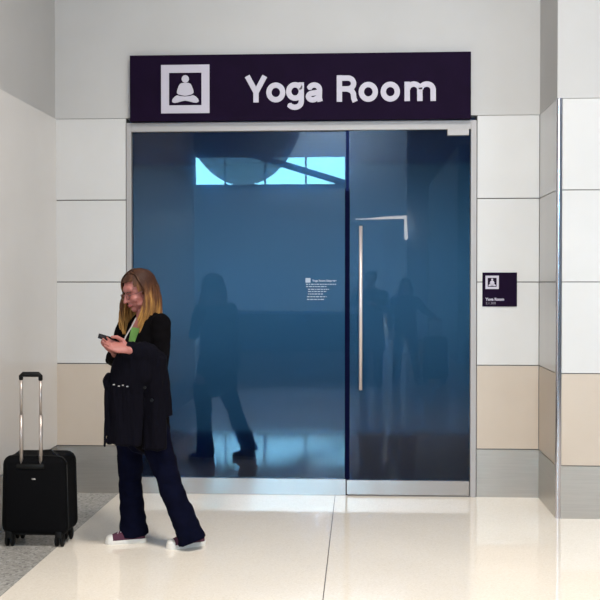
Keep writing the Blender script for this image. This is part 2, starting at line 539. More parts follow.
def ribbon(bm, pts, w, y0, y1, conv, mi=0):
    """thick flat stroke: boxes per segment and discs at the joints; conv maps 2D to (x, z)"""
    pts = [conv(p) for p in pts]
    cnt = [0]
    def prism(poly):
        cnt[0] += 1; RB[0] += 1
        yy = y0 - 0.00006 * (RB[0] % 23)
        a = [bm.verts.new((p[0], yy, p[1])) for p in poly]
        b = [bm.verts.new((p[0], y1, p[1])) for p in poly]
        bm.faces.new(a).material_index = mi; bm.faces.new(b[::-1]).material_index = mi
        for k in range(len(poly)):
            bm.faces.new((a[k], b[k], b[(k + 1) % len(poly)], a[(k + 1) % len(poly)])).material_index = mi
    for k in range(len(pts) - 1):
        (ax, az), (bx, bz) = pts[k], pts[k + 1]
        dx, dz = bx - ax, bz - az; L = math.hypot(dx, dz)
        nx, nz = -dz / L * w / 2, dx / L * w / 2
        prism([(ax + nx, az + nz), (bx + nx, bz + nz), (bx - nx, bz - nz), (ax - nx, az - nz)])
    for k in range(1, len(pts) - 1):
        x, z = pts[k]
        prism([(x + w / 2 * math.cos(t * math.pi / 8), z + w / 2 * math.sin(t * math.pi / 8)) for t in range(16)])


def arc(cx, cy, rx, ry, a0, a1, n=14):
    return [(cx + rx * math.cos(math.radians(a0 + (a1 - a0) * k / n)),
             cy - ry * math.sin(math.radians(a0 + (a1 - a0) * k / n))) for k in range(n + 1)]


def ring(cx, cy, rx, ry):
    r = arc(cx, cy, rx, ry, 0, 360, 28)
    return r + [r[1]]


def word_strokes():
    """Yoga Room in picture units: baseline y=101.6, cap top 75.4, x top 82"""
    S = []
    S += [[(247.2, 75.4), (255.9, 91.6)], [(264.8, 75.4), (256.1, 91.6)], [(256, 90), (256, 101.8)]]
    S += [ring(275.8, 91.9, 6.9, 7.3)]
    S += [arc(295.0, 91.0, 6.3, 6.7, 0, 360, 26), [(301.3, 81.9), (301.3, 101.5)] + arc(294.8, 101.2, 6.5, 5.6, 0, -150, 10)]
    S += [arc(314.3, 89.2, 5.2, 4.6, 165, 0, 10) + [(319.3, 97.5), (320.2, 101.2)],
          [(319.0, 91.8), (313.5, 92.6)] + arc(312.6, 96.1, 4.2, 3.3, 100, 300, 10) + [(319.2, 96.6)]]
    S += [[(339.4, 75.0), (339.4, 101.4)],
          [(339.4, 77.8), (347.5, 77.8)] + arc(348, 83.2, 5.6, 5.4, 85, -85, 12) + [(339.4, 88.6)],
          [(347.5, 88.7), (351.6, 90.2), (353.4, 93.4), (353.8, 98), (355.2, 101.4)]]
    S += [ring(368.3, 91.6, 7.0, 7.3), ring(390.3, 91.5, 7.0, 7.3)]
    S += [[(407.2, 81.6), (407.2, 101)],
          arc(413.7, 89.4, 6.1, 5.4, 175, 0, 10) + [(419.9, 101)],
          arc(426.8, 89.4, 6.3, 5.4, 175, 0, 10) + [(433.2, 101)]]
    return S


def flat_shape(bm, poly, y0, y1, mi=0):
    a = [bm.verts.new((p[0], y0, p[1])) for p in poly]
    b = [bm.verts.new((p[0], y1, p[1])) for p in poly]
    bm.faces.new(a).material_index = mi; bm.faces.new(b[::-1]).material_index = mi
    for k in range(len(poly)):
        bm.faces.new((a[k], b[k], b[(k + 1) % len(poly)], a[(k + 1) % len(poly)])).material_index = mi


def pictogram(x0, x1, z0, z1, y, parent, t=0.002):
    """white square frame with the seated cross-legged figure"""
    w = x1 - x0; h = z1 - z0
    b = 0.165
    bm = bmesh.new()
    box(bm, x0, x1, y - t, y, z1 - b * h, z1); box(bm, x0, x1, y - t, y, z0, z0 + b * h)
    box(bm, x0, x0 + b * w, y - t, y, z0 + b * h, z1 - b * h); box(bm, x1 - b * w, x1, y - t, y, z0 + b * h, z1 - b * h)
    obj('icon_frame', bm, M['sign_white'], parent)
    def c(u, v):      # u,v in the 600 px close view of the icon
        return (x0 + (u - 60) / 475 * w, z1 - (v - 65) / 475 * h)
    bm = bmesh.new()
    flat_shape(bm, [c(298 + 36 * math.cos(a * math.pi / 14), 204 + 37 * math.sin(a * math.pi / 14)) for a in range(28)], y - t, y)
    flat_shape(bm, [c(*p) for p in ((265, 243), (330, 243), (350, 252), (362, 275), (378, 318), (380, 340), (365, 354),
                                    (330, 364), (296, 370), (262, 364), (228, 354), (215, 340), (217, 318), (232, 275), (246, 252))], y - t, y)
    flat_shape(bm, [c(*p) for p in ((296, 376), (340, 372), (375, 363), (400, 375), (424, 400), (430, 418), (425, 432),
                                    (405, 438), (375, 435), (335, 424), (296, 416), (257, 424), (218, 435), (190, 438),
                                    (172, 432), (167, 418), (172, 400), (196, 375), (218, 363), (252, 372))], y - t, y)
    obj('icon_figure', bm, M['sign_white'], parent)


def text_mesh(s, size, x, z, y, parent, m, name='lettering', bold=0.0):
    cu = bpy.data.curves.new('t', 'FONT'); cu.body = s; cu.size = size; cu.extrude = 0.0006; cu.offset = bold
    o = bpy.data.objects.new('t', cu); COL.objects.link(o)
    me = bpy.data.meshes.new_from_object(o.evaluated_get(bpy.context.evaluated_depsgraph_get()))
    bpy.data.objects.remove(o)
    me.transform(Matrix.Translation((x, y, z)) @ Matrix.Rotation(math.pi / 2, 4, 'X'))
    return link(name, me, m, parent)


# large sign over the glass front
SX0, SX1, SZ0, SZ1 = GX0 + 0.040, at(471, 90, y=-0.07).x, 2.752, at(300, 53.5, y=-0.07).z
sg = thing('wall_sign', 'long dark plum sign reading Yoga Room over the glass front', 'sign', (SX0, -0.012, SZ0))
bm = bmesh.new(); box(bm, SX0, SX1, -0.07, -0.012, SZ0, SZ1, 0, 0.002, 1)
obj('sign_board', bm, M['sign'], sg)
a, b = at(161, 65, y=-0.072), at(209.5, 113, y=-0.072)
pictogram(a.x, b.x, b.z, a.z, -0.07, sg)
def cv(p):
    q = at(p[0], p[1] + 0.3 - (p[0] - 245) * 0.0035 + 0.35, y=-0.072); return (q.x, q.z)
bm = bmesh.new()
WS = word_strokes()
bm.free()
for i0, i1 in ((0, 3), (3, 4), (4, 6), (6, 8), (8, 11), (11, 12), (12, 13), (13, 16)):
    bm = bmesh.new()
    for s in WS[i0:i1]: ribbon(bm, s, 0.0390, -0.0725, -0.07, cv)
    obj('letter', bm, M['sign_white'], sg)

# small door sign on the right pier
a, b = at(482.5, 272.5, y=-0.02), at(517, 306.5, y=-0.02)
s2 = thing('room_sign', 'small square dark plum room sign on the white panels right of the door', 'sign', (a.x, -0.012, b.z))
bm = bmesh.new(); box(bm, a.x, b.x, -0.020, -0.012, b.z, a.z, 0, 0.001, 1)
obj('sign_board', bm, M['sign'], s2)
k = (b.x - a.x) / 34.5
pictogram(a.x + 3 * k, a.x + 16.3 * k, a.z - 16.6 * k, a.z - 3.2 * k, -0.020, s2, 0.001)
text_mesh('Yoga Room', 0.028, a.x + 3.2 * k, a.z - 28.2 * k, -0.0206, s2, M['sign_white'], bold=0.0012)
text_mesh('2.1.200', 0.025, a.x + 3.2 * k, a.z - 32.0 * k, -0.0206, s2, M['sign_grey'])

# vinyl notice on the glass panel
q = at(306, 284, y=0.011)
nt_ = thing('glass_notice', 'small white vinyl notice on the blue glass left of the door', 'notice', (q.x, 0.011, q.z))
a, b = at(305.5, 278, y=0.011), at(310.5, 282.6, y=0.011)
bm = bmesh.new(); box(bm, a.x, b.x, 0.0105, 0.012, b.z, a.z); obj('notice_icon', bm, M['decal'], nt_)
q = at(312.3, 281.6, y=0.011)
text_mesh('Yoga Room Etiquette', 0.0205, q.x, q.z, 0.0112, nt_, M['decal'], bold=0.0008)
for py, xa, xb in ((284.3, 306, 336), (286.6, 306, 326.5), (289.3, 308, 329), (291.5, 308, 326.5), (294, 308, 323.5),
                   (296.7, 307, 326.5), (299.4, 307, 324.5)):
    bm = bmesh.new(); x = xa
    while x < xb:
        L = random.uniform(1.2, 3.6); x2 = min(x + L, xb)
        a, b = at(x, py - 0.45, y=0.011), at(x2, py + 0.45, y=0.011)
        box(bm, a.x, b.x, 0.0108, 0.012, b.z, a.z)
        x = x2 + 0.7
    obj('notice_line', bm, M['decal'], nt_)

# ------------------------------------------------------------------ figures
UP = V((0, 0, 1))


def head_parts(bm, c, f, u):
    """skin shells of a head: c between the eyes' centre of the skull, f forward, u up"""
    f = f.normalized(); u = (u - f * u.dot(f)).normalized(); s = f.cross(u)
    Fm = Matrix((s, f, u)).transposed()
    def p(a, b, d): return c + s * a + f * b + u * d
    ell(bm, p(0, -0.012, 0.025), (0.074, 0.092, 0.085), Fm, 24)
    ell(bm, p(0, 0.028, -0.035), (0.058, 0.060, 0.075), Fm, 24)
    ell(bm, p(0, 0.062, -0.092), (0.024, 0.022, 0.020), Fm, 12)
    ell(bm, p(0, 0.060, 0.030), (0.050, 0.026, 0.030), Fm, 16)
    for k in (-1, 1):
        ell(bm, p(0.034 * k, 0.058, -0.032), (0.023, 0.022, 0.022), Fm, 12)
        ell(bm, p(0.040 * k, 0.020, -0.068), (0.020, 0.040, 0.025), Fm, 12)
        ell(bm, p(0.074 * k, -0.008, -0.012), (0.010, 0.018, 0.030), Fm, 10)
        ell(bm, p(0.011 * k, 0.092, -0.034), (0.008, 0.010, 0.008), Fm, 8)
    sweep(bm, [p(0, 0.080, 0.010), p(0, 0.098, -0.018), p(0, 0.106, -0.032)], [0.009, 0.011, 0.012], n=10)
    ell(bm, p(0, 0.080, -0.062), (0.022, 0.013, 0.012), Fm, 12)
    return p, Fm, s, f, u


def face_parts(parent, p, Fm, lens=False):
    for k in (-1, 1):
        bm = bmesh.new(); ell(bm, p(0.030 * k, 0.080, -0.001), (0.013, 0.007, 0.0045), Fm, 10)
        obj('eye', bm, M['eye'], parent, True)
        bm = bmesh.new()
        sweep(bm, [p(0.014 * k, 0.088, 0.016), p(0.030 * k, 0.087, 0.021), p(0.047 * k, 0.076, 0.016)], [0.002, 0.003, 0.0015], n=6)
        obj('eyebrow', bm, M['dark_hair'], parent, True)
    bm = bmesh.new()
    sweep(bm, [p(-0.022, 0.083, -0.062), p(-0.008, 0.0925, -0.0585), p(0.008, 0.0925, -0.0585), p(0.022, 0.083, -0.062)], [0.002, 0.0035, 0.0035, 0.002], n=8)
    sweep(bm, [p(-0.019, 0.083, -0.064), p(0, 0.0925, -0.069), p(0.019, 0.083, -0.064)], [0.002, 0.0045, 0.002], n=8)
    obj('lips', bm, M['lip'], parent, True)
    if lens:
        bm = bmesh.new()
        for k in (-1, 1):
            pts = [p(k * 0.033 + 0.023 * math.cos(t * math.pi / 10), 0.100 - 0.008 * abs(math.cos(t * math.pi / 10)),
                     -0.003 + 0.016 * math.sin(t * math.pi / 10)) for t in range(21)]
            sweep(bm, pts, [0.0016] * 21, n=6, cap='flat')
            sweep(bm, [p(k * 0.056, 0.094, 0.004), p(k * 0.078, 0.060, 0.003), p(k * 0.086, -0.005, -0.002)], [0.0018] * 3, n=6)
        sweep(bm, [p(-0.010, 0.102, 0.0), p(0, 0.107, 0.003), p(0.010, 0.102, 0.0)], [0.0016] * 3, n=6)
        obj('glasses', bm, M['lens_frame'], parent, True)


def hair(c, f, u, s, m, parent, fall=0.0, n=150, seed=1, spread=1.0, near=0):
    """cap plus locks combed from a centre part; fall = length hanging below the ear"""
    rnd = random.Random(seed)
    R3 = V((0.086, 0.104, 0.100)); cc = c + u * 0.026 - f * 0.012
    def pt(phi, el, k=1.0):
        return cc + (s * (math.cos(el) * math.sin(phi) * R3.x) + f * (math.cos(el) * math.cos(phi) * R3.y) + u * (math.sin(el) * R3.z)) * k
    bm = bmesh.new()
    N1, N2 = 36, 18
    grid = {}
    for i in range(N1):
        for j in range(N2 + 1):
            phi = 2 * math.pi * i / N1; el = -0.75 + (math.pi / 2 + 0.75) * j / N2
            grid[i, j] = bm.verts.new(pt(phi, el, 0.985))
    for i in range(N1):
        phi = 2 * math.pi * (i + 0.5) / N1; ph = min(phi, 2 * math.pi - phi)
        for j in range(N2):
            el = -0.75 + (math.pi / 2 + 0.75) * (j + 0.5) / N2
            lim = 0.55 if ph < 0.75 else (0.55 - (ph - 0.75) * 1.9)
            if el > lim:
                try: bm.faces.new((grid[i, j], grid[(i + 1) % N1, j], grid[(i + 1) % N1, j + 1], grid[i, j + 1]))
                except ValueError: pass
    for k in range(n):
        sg = rnd.choice((-1, 1))
        ph = rnd.uniform(0.85, 3.14) ** 1.0
        if k < n // 3: ph = rnd.uniform(0.75, 1.6)
        if near and sg == near: ph = 1.45 + (ph - 0.75) * 0.72
        phi = sg * ph
        t0 = rnd.uniform(0.1, 0.9)
        e_end = rnd.uniform(-0.5, -0.1) if fall else rnd.uniform(-0.7, 0.1)
        if ph < 1.2 and not fall: e_end = 0.25
        pts = []
        start = cc + u * R3.z * 1.0 + f * R3.y * (0.72 if ph < 1.5 else 0.1) * rnd.uniform(0.5, 1.0) * 0.8
        for j in range(9):
            e = 1.15 + (e_end - 1.15) * j / 8
            q = pt(phi * (0.8 + 0.2 * j / 8), e, 1.03 + 0.02 * rnd.random())
            if j < 2:
                q = start.lerp(q, 0.45 + 0.3 * j)
                d = q - cc; loc = V((d.dot(s) / R3.x, d.dot(f) / R3.y, d.dot(u) / R3.z))
                q = cc + d / loc.length * 1.03
            pts.append(q)
        if fall:
            last = pts[-1]; L = fall * rnd.uniform(0.7, 1.05)
            out = (last - cc); out.z = 0; out.normalize()
            wv = rnd.uniform(0, 6)
            for j in range(1, 9):
                tt = j / 8
                lean = V((-0.070, -0.030, 0)) * (tt ** 1.3) * max(0.0, 1 - abs(ph - 1.7) / 0.8) if near and sg == near else V((0, 0, 0))
                pts.append(last + lean - UP * L * tt + out * (0.028 * spread * math.sin(tt * 2.2) + 0.004 * math.sin(wv + tt * 7)) + s * 0.004 * math.cos(wv + tt * 6))
        rr = []
        for j in range(len(pts)):
            tt = j / (len(pts) - 1)
            rr.append((0.0095 * (0.35 + 0.65 * math.sin(min(1, tt * 1.6) * math.pi / 2)) * (1 - 0.75 * max(0, tt - 0.75) / 0.25), 0.0045))
        sweep(bm, pts, rr, n=7)
    return obj('hair', bm, m, parent, True)


def fold(amp, fx, fz, seed=0.0):
    def g(p):
        return amp * noise.noise(V((p.x * fx + seed, p.y * fx, p.z * fz))) + amp * 0.4 * noise.noise(V((p.x * fx * 3, p.y * fx * 3 + seed, p.z * fz * 2.5)))
    return g


def leg_len(a, b, c): return a


# ---- woman with the phone
WY = -CAMD + at(185, 548, z=0).y + CAMD      # ground line of the near shoe
WD = at(150, 545, z=0).y                      # her depth plane


def P(px, py, dy=0.0):
    return at(px, py, y=WD + dy)


root = at(155, 545, z=0)
woman = thing('person', 'woman in black knit top and dark flared jeans standing looking down at her phone', 'person', root)
SD = V((0.6, -0.8, 0)).normalized()      # her left
FW = V((-0.8, -0.6, 0)).normalized()     # her front
hc = P(138.5, 290.5, -0.03)
hf = V((-0.80, -0.66, -0.40)).normalized()
hu = V((-0.30, -0.22, 1.0)).normalized()
HAIR_TOP = 0.0
# joints
LS, LE, LW = P(161, 324, -0.12), P(161, 366, -0.17), P(129, 350, -0.33)
RS, RE, RW = P(128, 324, 0.12), P(113, 361, 0.02), P(116, 352, -0.16)
HPL, KNL, ANL = P(152, 428, -0.07), P(171, 486, -0.10), P(188, 536, -0.10)
HPR, KNR, ANR = P(130, 428, 0.08), P(130, 484, 0.05), P(131, 536, 0.08)

bm = bmesh.new()
p, Fm, hs, hf2, hu2 = head_parts(bm, hc, hf, hu)
NB = P(146, 316, 0.0)
sweep(bm, [NB, NB.lerp(hc, 0.5) + V((0.008, 0, 0)), hc - hu2 * 0.03 - hf2 * 0.02], [0.058, 0.050, 0.052], n=16)
sweep(bm, [P(143, 428), P(143, 405), P(144, 375), P(145, 345), P(146, 324), P(146, 316)],
      [(0.14, 0.09), (0.14, 0.095), (0.11, 0.08), (0.13, 0.09), (0.13, 0.075), (0.07, 0.05)], side=SD, n=20)
for a_, b_, c_ in ((LS, LE, LW), (RS, RE, RW)):
    sweep(bm, [a_, a_.lerp(b_, 0.5), b_, b_.lerp(c_, 0.4), c_], [0.044, 0.040, 0.035, 0.034, 0.024], n=12)
for a_, b_, c_ in ((HPL, KNL, ANL), (HPR, KNR, ANR)):
    sweep(bm, [a_, a_.lerp(b_, 0.5), b_, b_.lerp(c_, 0.35), c_], [0.080, 0.068, 0.050, 0.050, 0.034], n=14)
# feet inside the shoes
FDL = V((-0.86, -0.50, 0)).normalized(); FDR = V((-0.95, -0.30, 0)).normalized()
for a_, fd in ((ANL, FDL), (ANR, FDR)):
    sweep(bm, [a_, V((a_.x, a_.y, 0.07)) - fd * 0.01], [0.030, 0.020], n=10)
# left hand (palm up around the phone), seen from the little-finger side
def hand(bm, wrist, d, n_, sdv, side):
    """d: wrist->fingers, n_: palm normal (fingers curl towards it), sdv: across the palm towards the thumb"""
    pc = wrist + d * 0.050
    sweep(bm, [wrist - d * 0.01, wrist + d * 0.022, pc, wrist + d * 0.084],
          [(0.022, 0.019), (0.030, 0.018), (0.037, 0.016), (0.037, 0.013)], side=sdv, n=14)
    for k in range(4):
        off = (k - 1.5) * 0.0200
        L = (0.068, 0.078, 0.072, 0.056)[k]
        b0 = wrist + d * (0.078 - 0.004 * abs(k - 1.2)) - sdv * off
        k1 = b0 + d * L * 0.46 + n_ * L * 0.06
        k2 = k1 + d * L * (0.31 + 0.03 * k) + n_ * L * 0.12
        k3 = k2 + d * L * (0.16 + 0.05 * k) + n_ * L * 0.20
        sweep(bm, [b0 - d * 0.02, b0, k1, k2, k3], [0.0090, 0.0090, 0.0080, 0.0072, 0.0062], n=10)
    t0 = wrist + d * 0.022 + sdv * 0.026
    t1 = t0 + d * 0.028 + sdv * 0.020 + n_ * 0.016
    t2 = t1 + d * 0.034 + n_ * 0.018 - sdv * 0.003
    t3 = t2 + d * 0.026 + n_ * 0.004 - sdv * 0.012
    sweep(bm, [t0, t1, t2, t3], [0.016, 0.0135, 0.011, 0.0085], n=10)


hd_ = (P(100, 343, -0.36) - LW).normalized()
hn = (V((0.02, -0.10, 1.0)) - hd_ * V((0.02, -0.10, 1.0)).dot(hd_)).normalized()
# palm half turned to the viewer: roll it about the finger direction
roll = Matrix.Rotation(math.radians(-38), 3, hd_)
hn = roll @ hn
hsd = hd_.cross(hn)
if hsd.z < 0: hsd = -hsd
hand(bm, LW, hd_, hn, hsd, 1)
hd2 = (P(101, 346, -0.30) - RW).normalized()
hn2 = (V((0.2, -0.5, 0.8)) - hd2 * V((0.2, -0.5, 0.8)).dot(hd2)).normalized()
hsd2 = hd2.cross(hn2)
if hsd2.z < 0: hsd2 = -hsd2
hand(bm, RW, hd2, hn2, hsd2, -1)
me = blend(bm, 0.0038, 3)
body = link('body', me, M['skin'], woman)
face_parts(woman, p, Fm, lens=True)
HAIR_TOP = (hc.z + 0.10) - root.z
M['hair'] = hair_material()
hair(hc, hf2, hu2, hs, M['hair'], woman, fall=0.225, n=230, seed=4, near=-1)

# green top (front of the chest), black knit cardigan over it
bm = bmesh.new()
sweep(bm, [P(143, 395), P(144, 372), P(145, 345), P(146, 328), P(146, 321)],
      [(0.146, 0.100), (0.118, 0.088), (0.138, 0.099), (0.120, 0.080), (0.07, 0.05)], side=SD, n=24)
obj('green_top', bm, M['green'], woman, True)
bm = bmesh.new()
NK = P(147, 316, 0.02)
# back and sides of the cardigan, open at the front
for sgn in (1, -1):
    sweep(bm, [P(144, 436) + SD * 0.075 * sgn, P(144, 405) + SD * 0.075 * sgn, P(145, 375) + SD * 0.065 * sgn, P(146, 345) + SD * 0.075 * sgn, P(147, 325) + SD * 0.080 * sgn, P(147, 316) + SD * 0.065 * sgn],
          [(0.09, 0.125), (0.09, 0.120), (0.075, 0.100), (0.082, 0.112), (0.069, 0.080), (0.034, 0.045)], side=SD, n=18)
sweep(bm, [P(145, 436) - FW * 0.05, P(146, 375) - FW * 0.04, P(147, 322) - FW * 0.035], [(0.14, 0.08), (0.11, 0.065), (0.11, 0.055)], side=SD, n=18)
for a_, b_, c_, e_ in ((LS, LE, LW, 0.82), (RS, RE, RW, 0.72)):
    sweep(bm, [a_ + UP * 0.005, a_.lerp(b_, 0.5), b_, b_.lerp(c_, 0.45), b_.lerp(c_, e_)], [0.060, 0.054, 0.050, 0.045, 0.038], n=14)
me = blend(bm, 0.008, 5, fold(0.010, 9, 11, 3.1))
link('cardigan', me, M['knit'], woman)

# flared jeans
bm = bmesh.new()
sweep(bm, [P(143, 418), P(142.5, 436)], [(0.150, 0.105), (0.150, 0.108)], side=SD, n=20)
HML, HMR = P(192.5, 540, -0.09), P(134.5, 541, 0.07)
HML.z = 0.048; HMR.z = 0.040
sweep(bm, [HPL, HPL.lerp(KNL, 0.4), KNL, KNL.lerp(HML, 0.5), HML], [(0.088, 0.096), (0.080, 0.084), (0.064, 0.068), (0.066, 0.072), (0.068, 0.084)], side=V((0.3, -0.9, 0)), n=20, cap='flat')
sweep(bm, [HPR, HPR.lerp(KNR, 0.4), KNR, KNR.lerp(HMR, 0.5), HMR], [(0.086, 0.092), (0.080, 0.082), (0.062, 0.068), (0.068, 0.076), (0.070, 0.088)], side=V((0.3, -0.9, 0)), n=20, cap='flat')
me = blend(bm, 0.0075, 4, fold(0.010, 8, 14, 7.7))
link('jeans', me, M['denim'], woman)

# canvas shoes
def shoe(heel, fd, parent, L=0.262):
    fd = fd.normalized(); sd = V((-fd.y, fd.x, 0))
    def q(a, b, z): return heel + fd * a + sd * b + UP * z
    prof = [(0.0, 0.022), (0.012, 0.030), (0.06, 0.034), (0.12, 0.036), (0.18, 0.043), (0.22, 0.043), (0.245, 0.034), (0.258, 0.020), (0.264, 0.006)]
    k = L / 0.264
    outl = [(a * k, w) for a, w in prof] + [(a * k, -w) for a, w in prof[::-1]]
    r = thing('t', None, None, (0, 0, 0)) if False else None
    bm = bmesh.new()
    lo = [bm.verts.new(q(a, b * 0.96, 0.0)) for a, b in outl]
    mi_ = [bm.verts.new(q(a, b * 1.03, 0.012)) for a, b in outl]
    hi = [bm.verts.new(q(a, b, 0.026 - 0.002 * (a > 0.2))) for a, b in outl]
    N = len(outl)
    for A, B in ((lo, mi_), (mi_, hi)):
        for i in range(N): bm.faces.new((A[i], A[(i + 1) % N], B[(i + 1) % N], B[i]))
    bm.faces.new(lo[::-1]); bm.faces.new(hi)
    up_bm = bmesh.new()
    rings = [(0.008, 0.022, 0.085), (0.03, 0.031, 0.092), (0.08, 0.033, 0.088), (0.12, 0.035, 0.088), (0.16, 0.038, 0.078), (0.20, 0.039, 0.062), (0.235, 0.031, 0.047), (0.255, 0.016, 0.038)]
    RR = []
    for a, w, h in rings:
        RR.append([up_bm.verts.new(q(a * k, w * math.cos(t * math.pi / 10) * 1.0, 0.022 + (h - 0.022) * math.sin(t * math.pi / 10) ** 0.7 if t not in (0, 10) else 0.022)) for t in range(11)])
    for A, B in zip(RR, RR[1:]):
        for i in range(10): up_bm.faces.new((A[i], A[i + 1], B[i + 1], B[i]))
    for A in (RR[0], RR[-1]): up_bm.faces.new(A)
    sh = obj('shoe', up_bm, M['maroon'], parent, True)
    obj('sole', bm, M['rubber'], sh)
    bm = bmesh.new(); ell(bm, q(0.226 * k, 0, 0.029), (0.037, 0.032, 0.0265), Matrix((sd, fd, UP)).transposed(), 18)
    obj('toe_cap', bm, M['rubber'], sh, True)
    bm = bmesh.new()
    for t in range(4):
        a = 0.120 + t * 0.019; h = 0.090 - t * 0.0065
        sweep(bm, [q(a * k, -0.020, h - 0.008), q(a * k, 0, h + 0.002), q(a * k + 0.006, 0.020, h - 0.008)], [0.0032] * 3, n=6)
    obj('laces', bm, M['lace'], sh, True)
    return sh


tL = at(166.5, 549, z=0); tR = at(105, 544, z=0)
shoe(tL - FDL * 0.240, FDL, woman, 0.240)
shoe(tR - FDR * 0.245, FDR, woman, 0.245)

# lanyard
bm = bmesh.new()
sweep(bm, [P(136, 318, -0.10), P(132, 326, -0.16), P(126, 336, -0.22), P(123.5, 342, -0.25)], [(0.005, 0.0018)] * 4, n=8)
obj('lanyard', bm, M['strap'], woman, True)

# phone held in the hand
pa, pb = P(98.6, 335.8, -0.32), P(113.0, 340.2, -0.30)
ax = (pb - pa).normalized(); az = (V((0.15, -0.35, 1)) - ax * V((0.15, -0.35, 1)).dot(ax)).normalized(); ay = az.cross(ax)
ph = thing('phone', 'black phone held up in the woman\'s hands', 'phone', (pa + pb) / 2)
bm = bmesh.new(); rot_box(bm, (pa + pb) / 2, ax, ay, az, (pb - pa).length / 2 + 0.002, 0.027, 0.0045, 0.003, 2)
obj('phone_body', bm, M['phone'], ph)
bm = bmesh.new(); rot_box(bm, (pa + pb) / 2 + az * 0.005, ax, ay, az, (pb - pa).length / 2 - 0.006, 0.023, 0.0007)
obj('screen', bm, mat('phone_screen', (0.005, 0.005, 0.006), 0.15, spec=0.3), ph)

# jacket draped over the forearm
jr = thing('jacket', 'dark navy jacket draped over the woman\'s forearm, hem hanging to her thighs', 'jacket', P(140, 350, -0.25))
bm = bmesh.new()
sweep(bm, [P(129, 351, -0.30), P(140, 352, -0.29), P(150, 358, -0.26), P(158, 362, -0.22)], [(0.040, 0.050), (0.055, 0.070), (0.056, 0.075), (0.04, 0.055)], side=V((0, 1, 0.2)), n=18)
SJ = V((0.96, -0.25, 0)).normalized()
sweep(bm, [P(136, 352, -0.27), P(132, 372, -0.26), P(126, 390, -0.25), P(125, 420, -0.24), P(124, 445, -0.24)],
      [(0.10, 0.06), (0.135, 0.055), (0.110, 0.045), (0.110, 0.042), (0.108, 0.040)], side=SJ, n=24, cap='flat')
sweep(bm, [P(152, 356, -0.24), P(151, 378, -0.24), P(152, 400, -0.22), P(153.5, 425, -0.20), P(154.5, 449, -0.20)],
      [(0.085, 0.06), (0.085, 0.055), (0.078, 0.048), (0.076, 0.045), (0.074, 0.042)], side=SJ, n=22, cap='flat')
sweep(bm, [P(160, 362, -0.23), P(164.5, 382, -0.22), P(168, 400, -0.21), P(169, 416, -0.20)],
      [0.034, 0.030, 0.026, 0.023], n=14, cap='flat')
sweep(bm, [P(108, 376, -0.26), P(105.5, 381, -0.26), P(107, 387, -0.26)], [0.016, 0.020, 0.014], n=10)
sweep(bm, [P(107, 385, -0.25), P(105.6, 415, -0.25), P(104.6, 446, -0.25)], [(0.013, 0.010), (0.013, 0.010), (0.010, 0.008)], n=10)
jf = fold(0.012, 22, 3.5, 1.3)
me = blend(bm, 0.006, 4, jf)
link('jacket_cloth', me, M['jacket'], jr)
bm = bmesh.new()
for px, py in ((114, 384.5), (119, 386), (123, 385.2), (127.5, 386.4)):
    c = P(px, py, -0.306); rot_box(bm, c, V((1, 0, 0)), V((0, 1, 0)), UP, 0.006, 0.003, 0.0035, 0.001, 1)
obj('belt_eyelets', bm, M['chrome'], jr)
for px, py in ((144.5, 387.5), (151.5, 400.5)):
    bm = bmesh.new(); c = P(px, py, -0.305 + (py - 387) * 0.0015)
    sweep(bm, [c, c + V((0, 0.012, 0))], [0.009, 0.009], n=12, cap='flat')
    obj('button', bm, M['bag_trim'], jr)


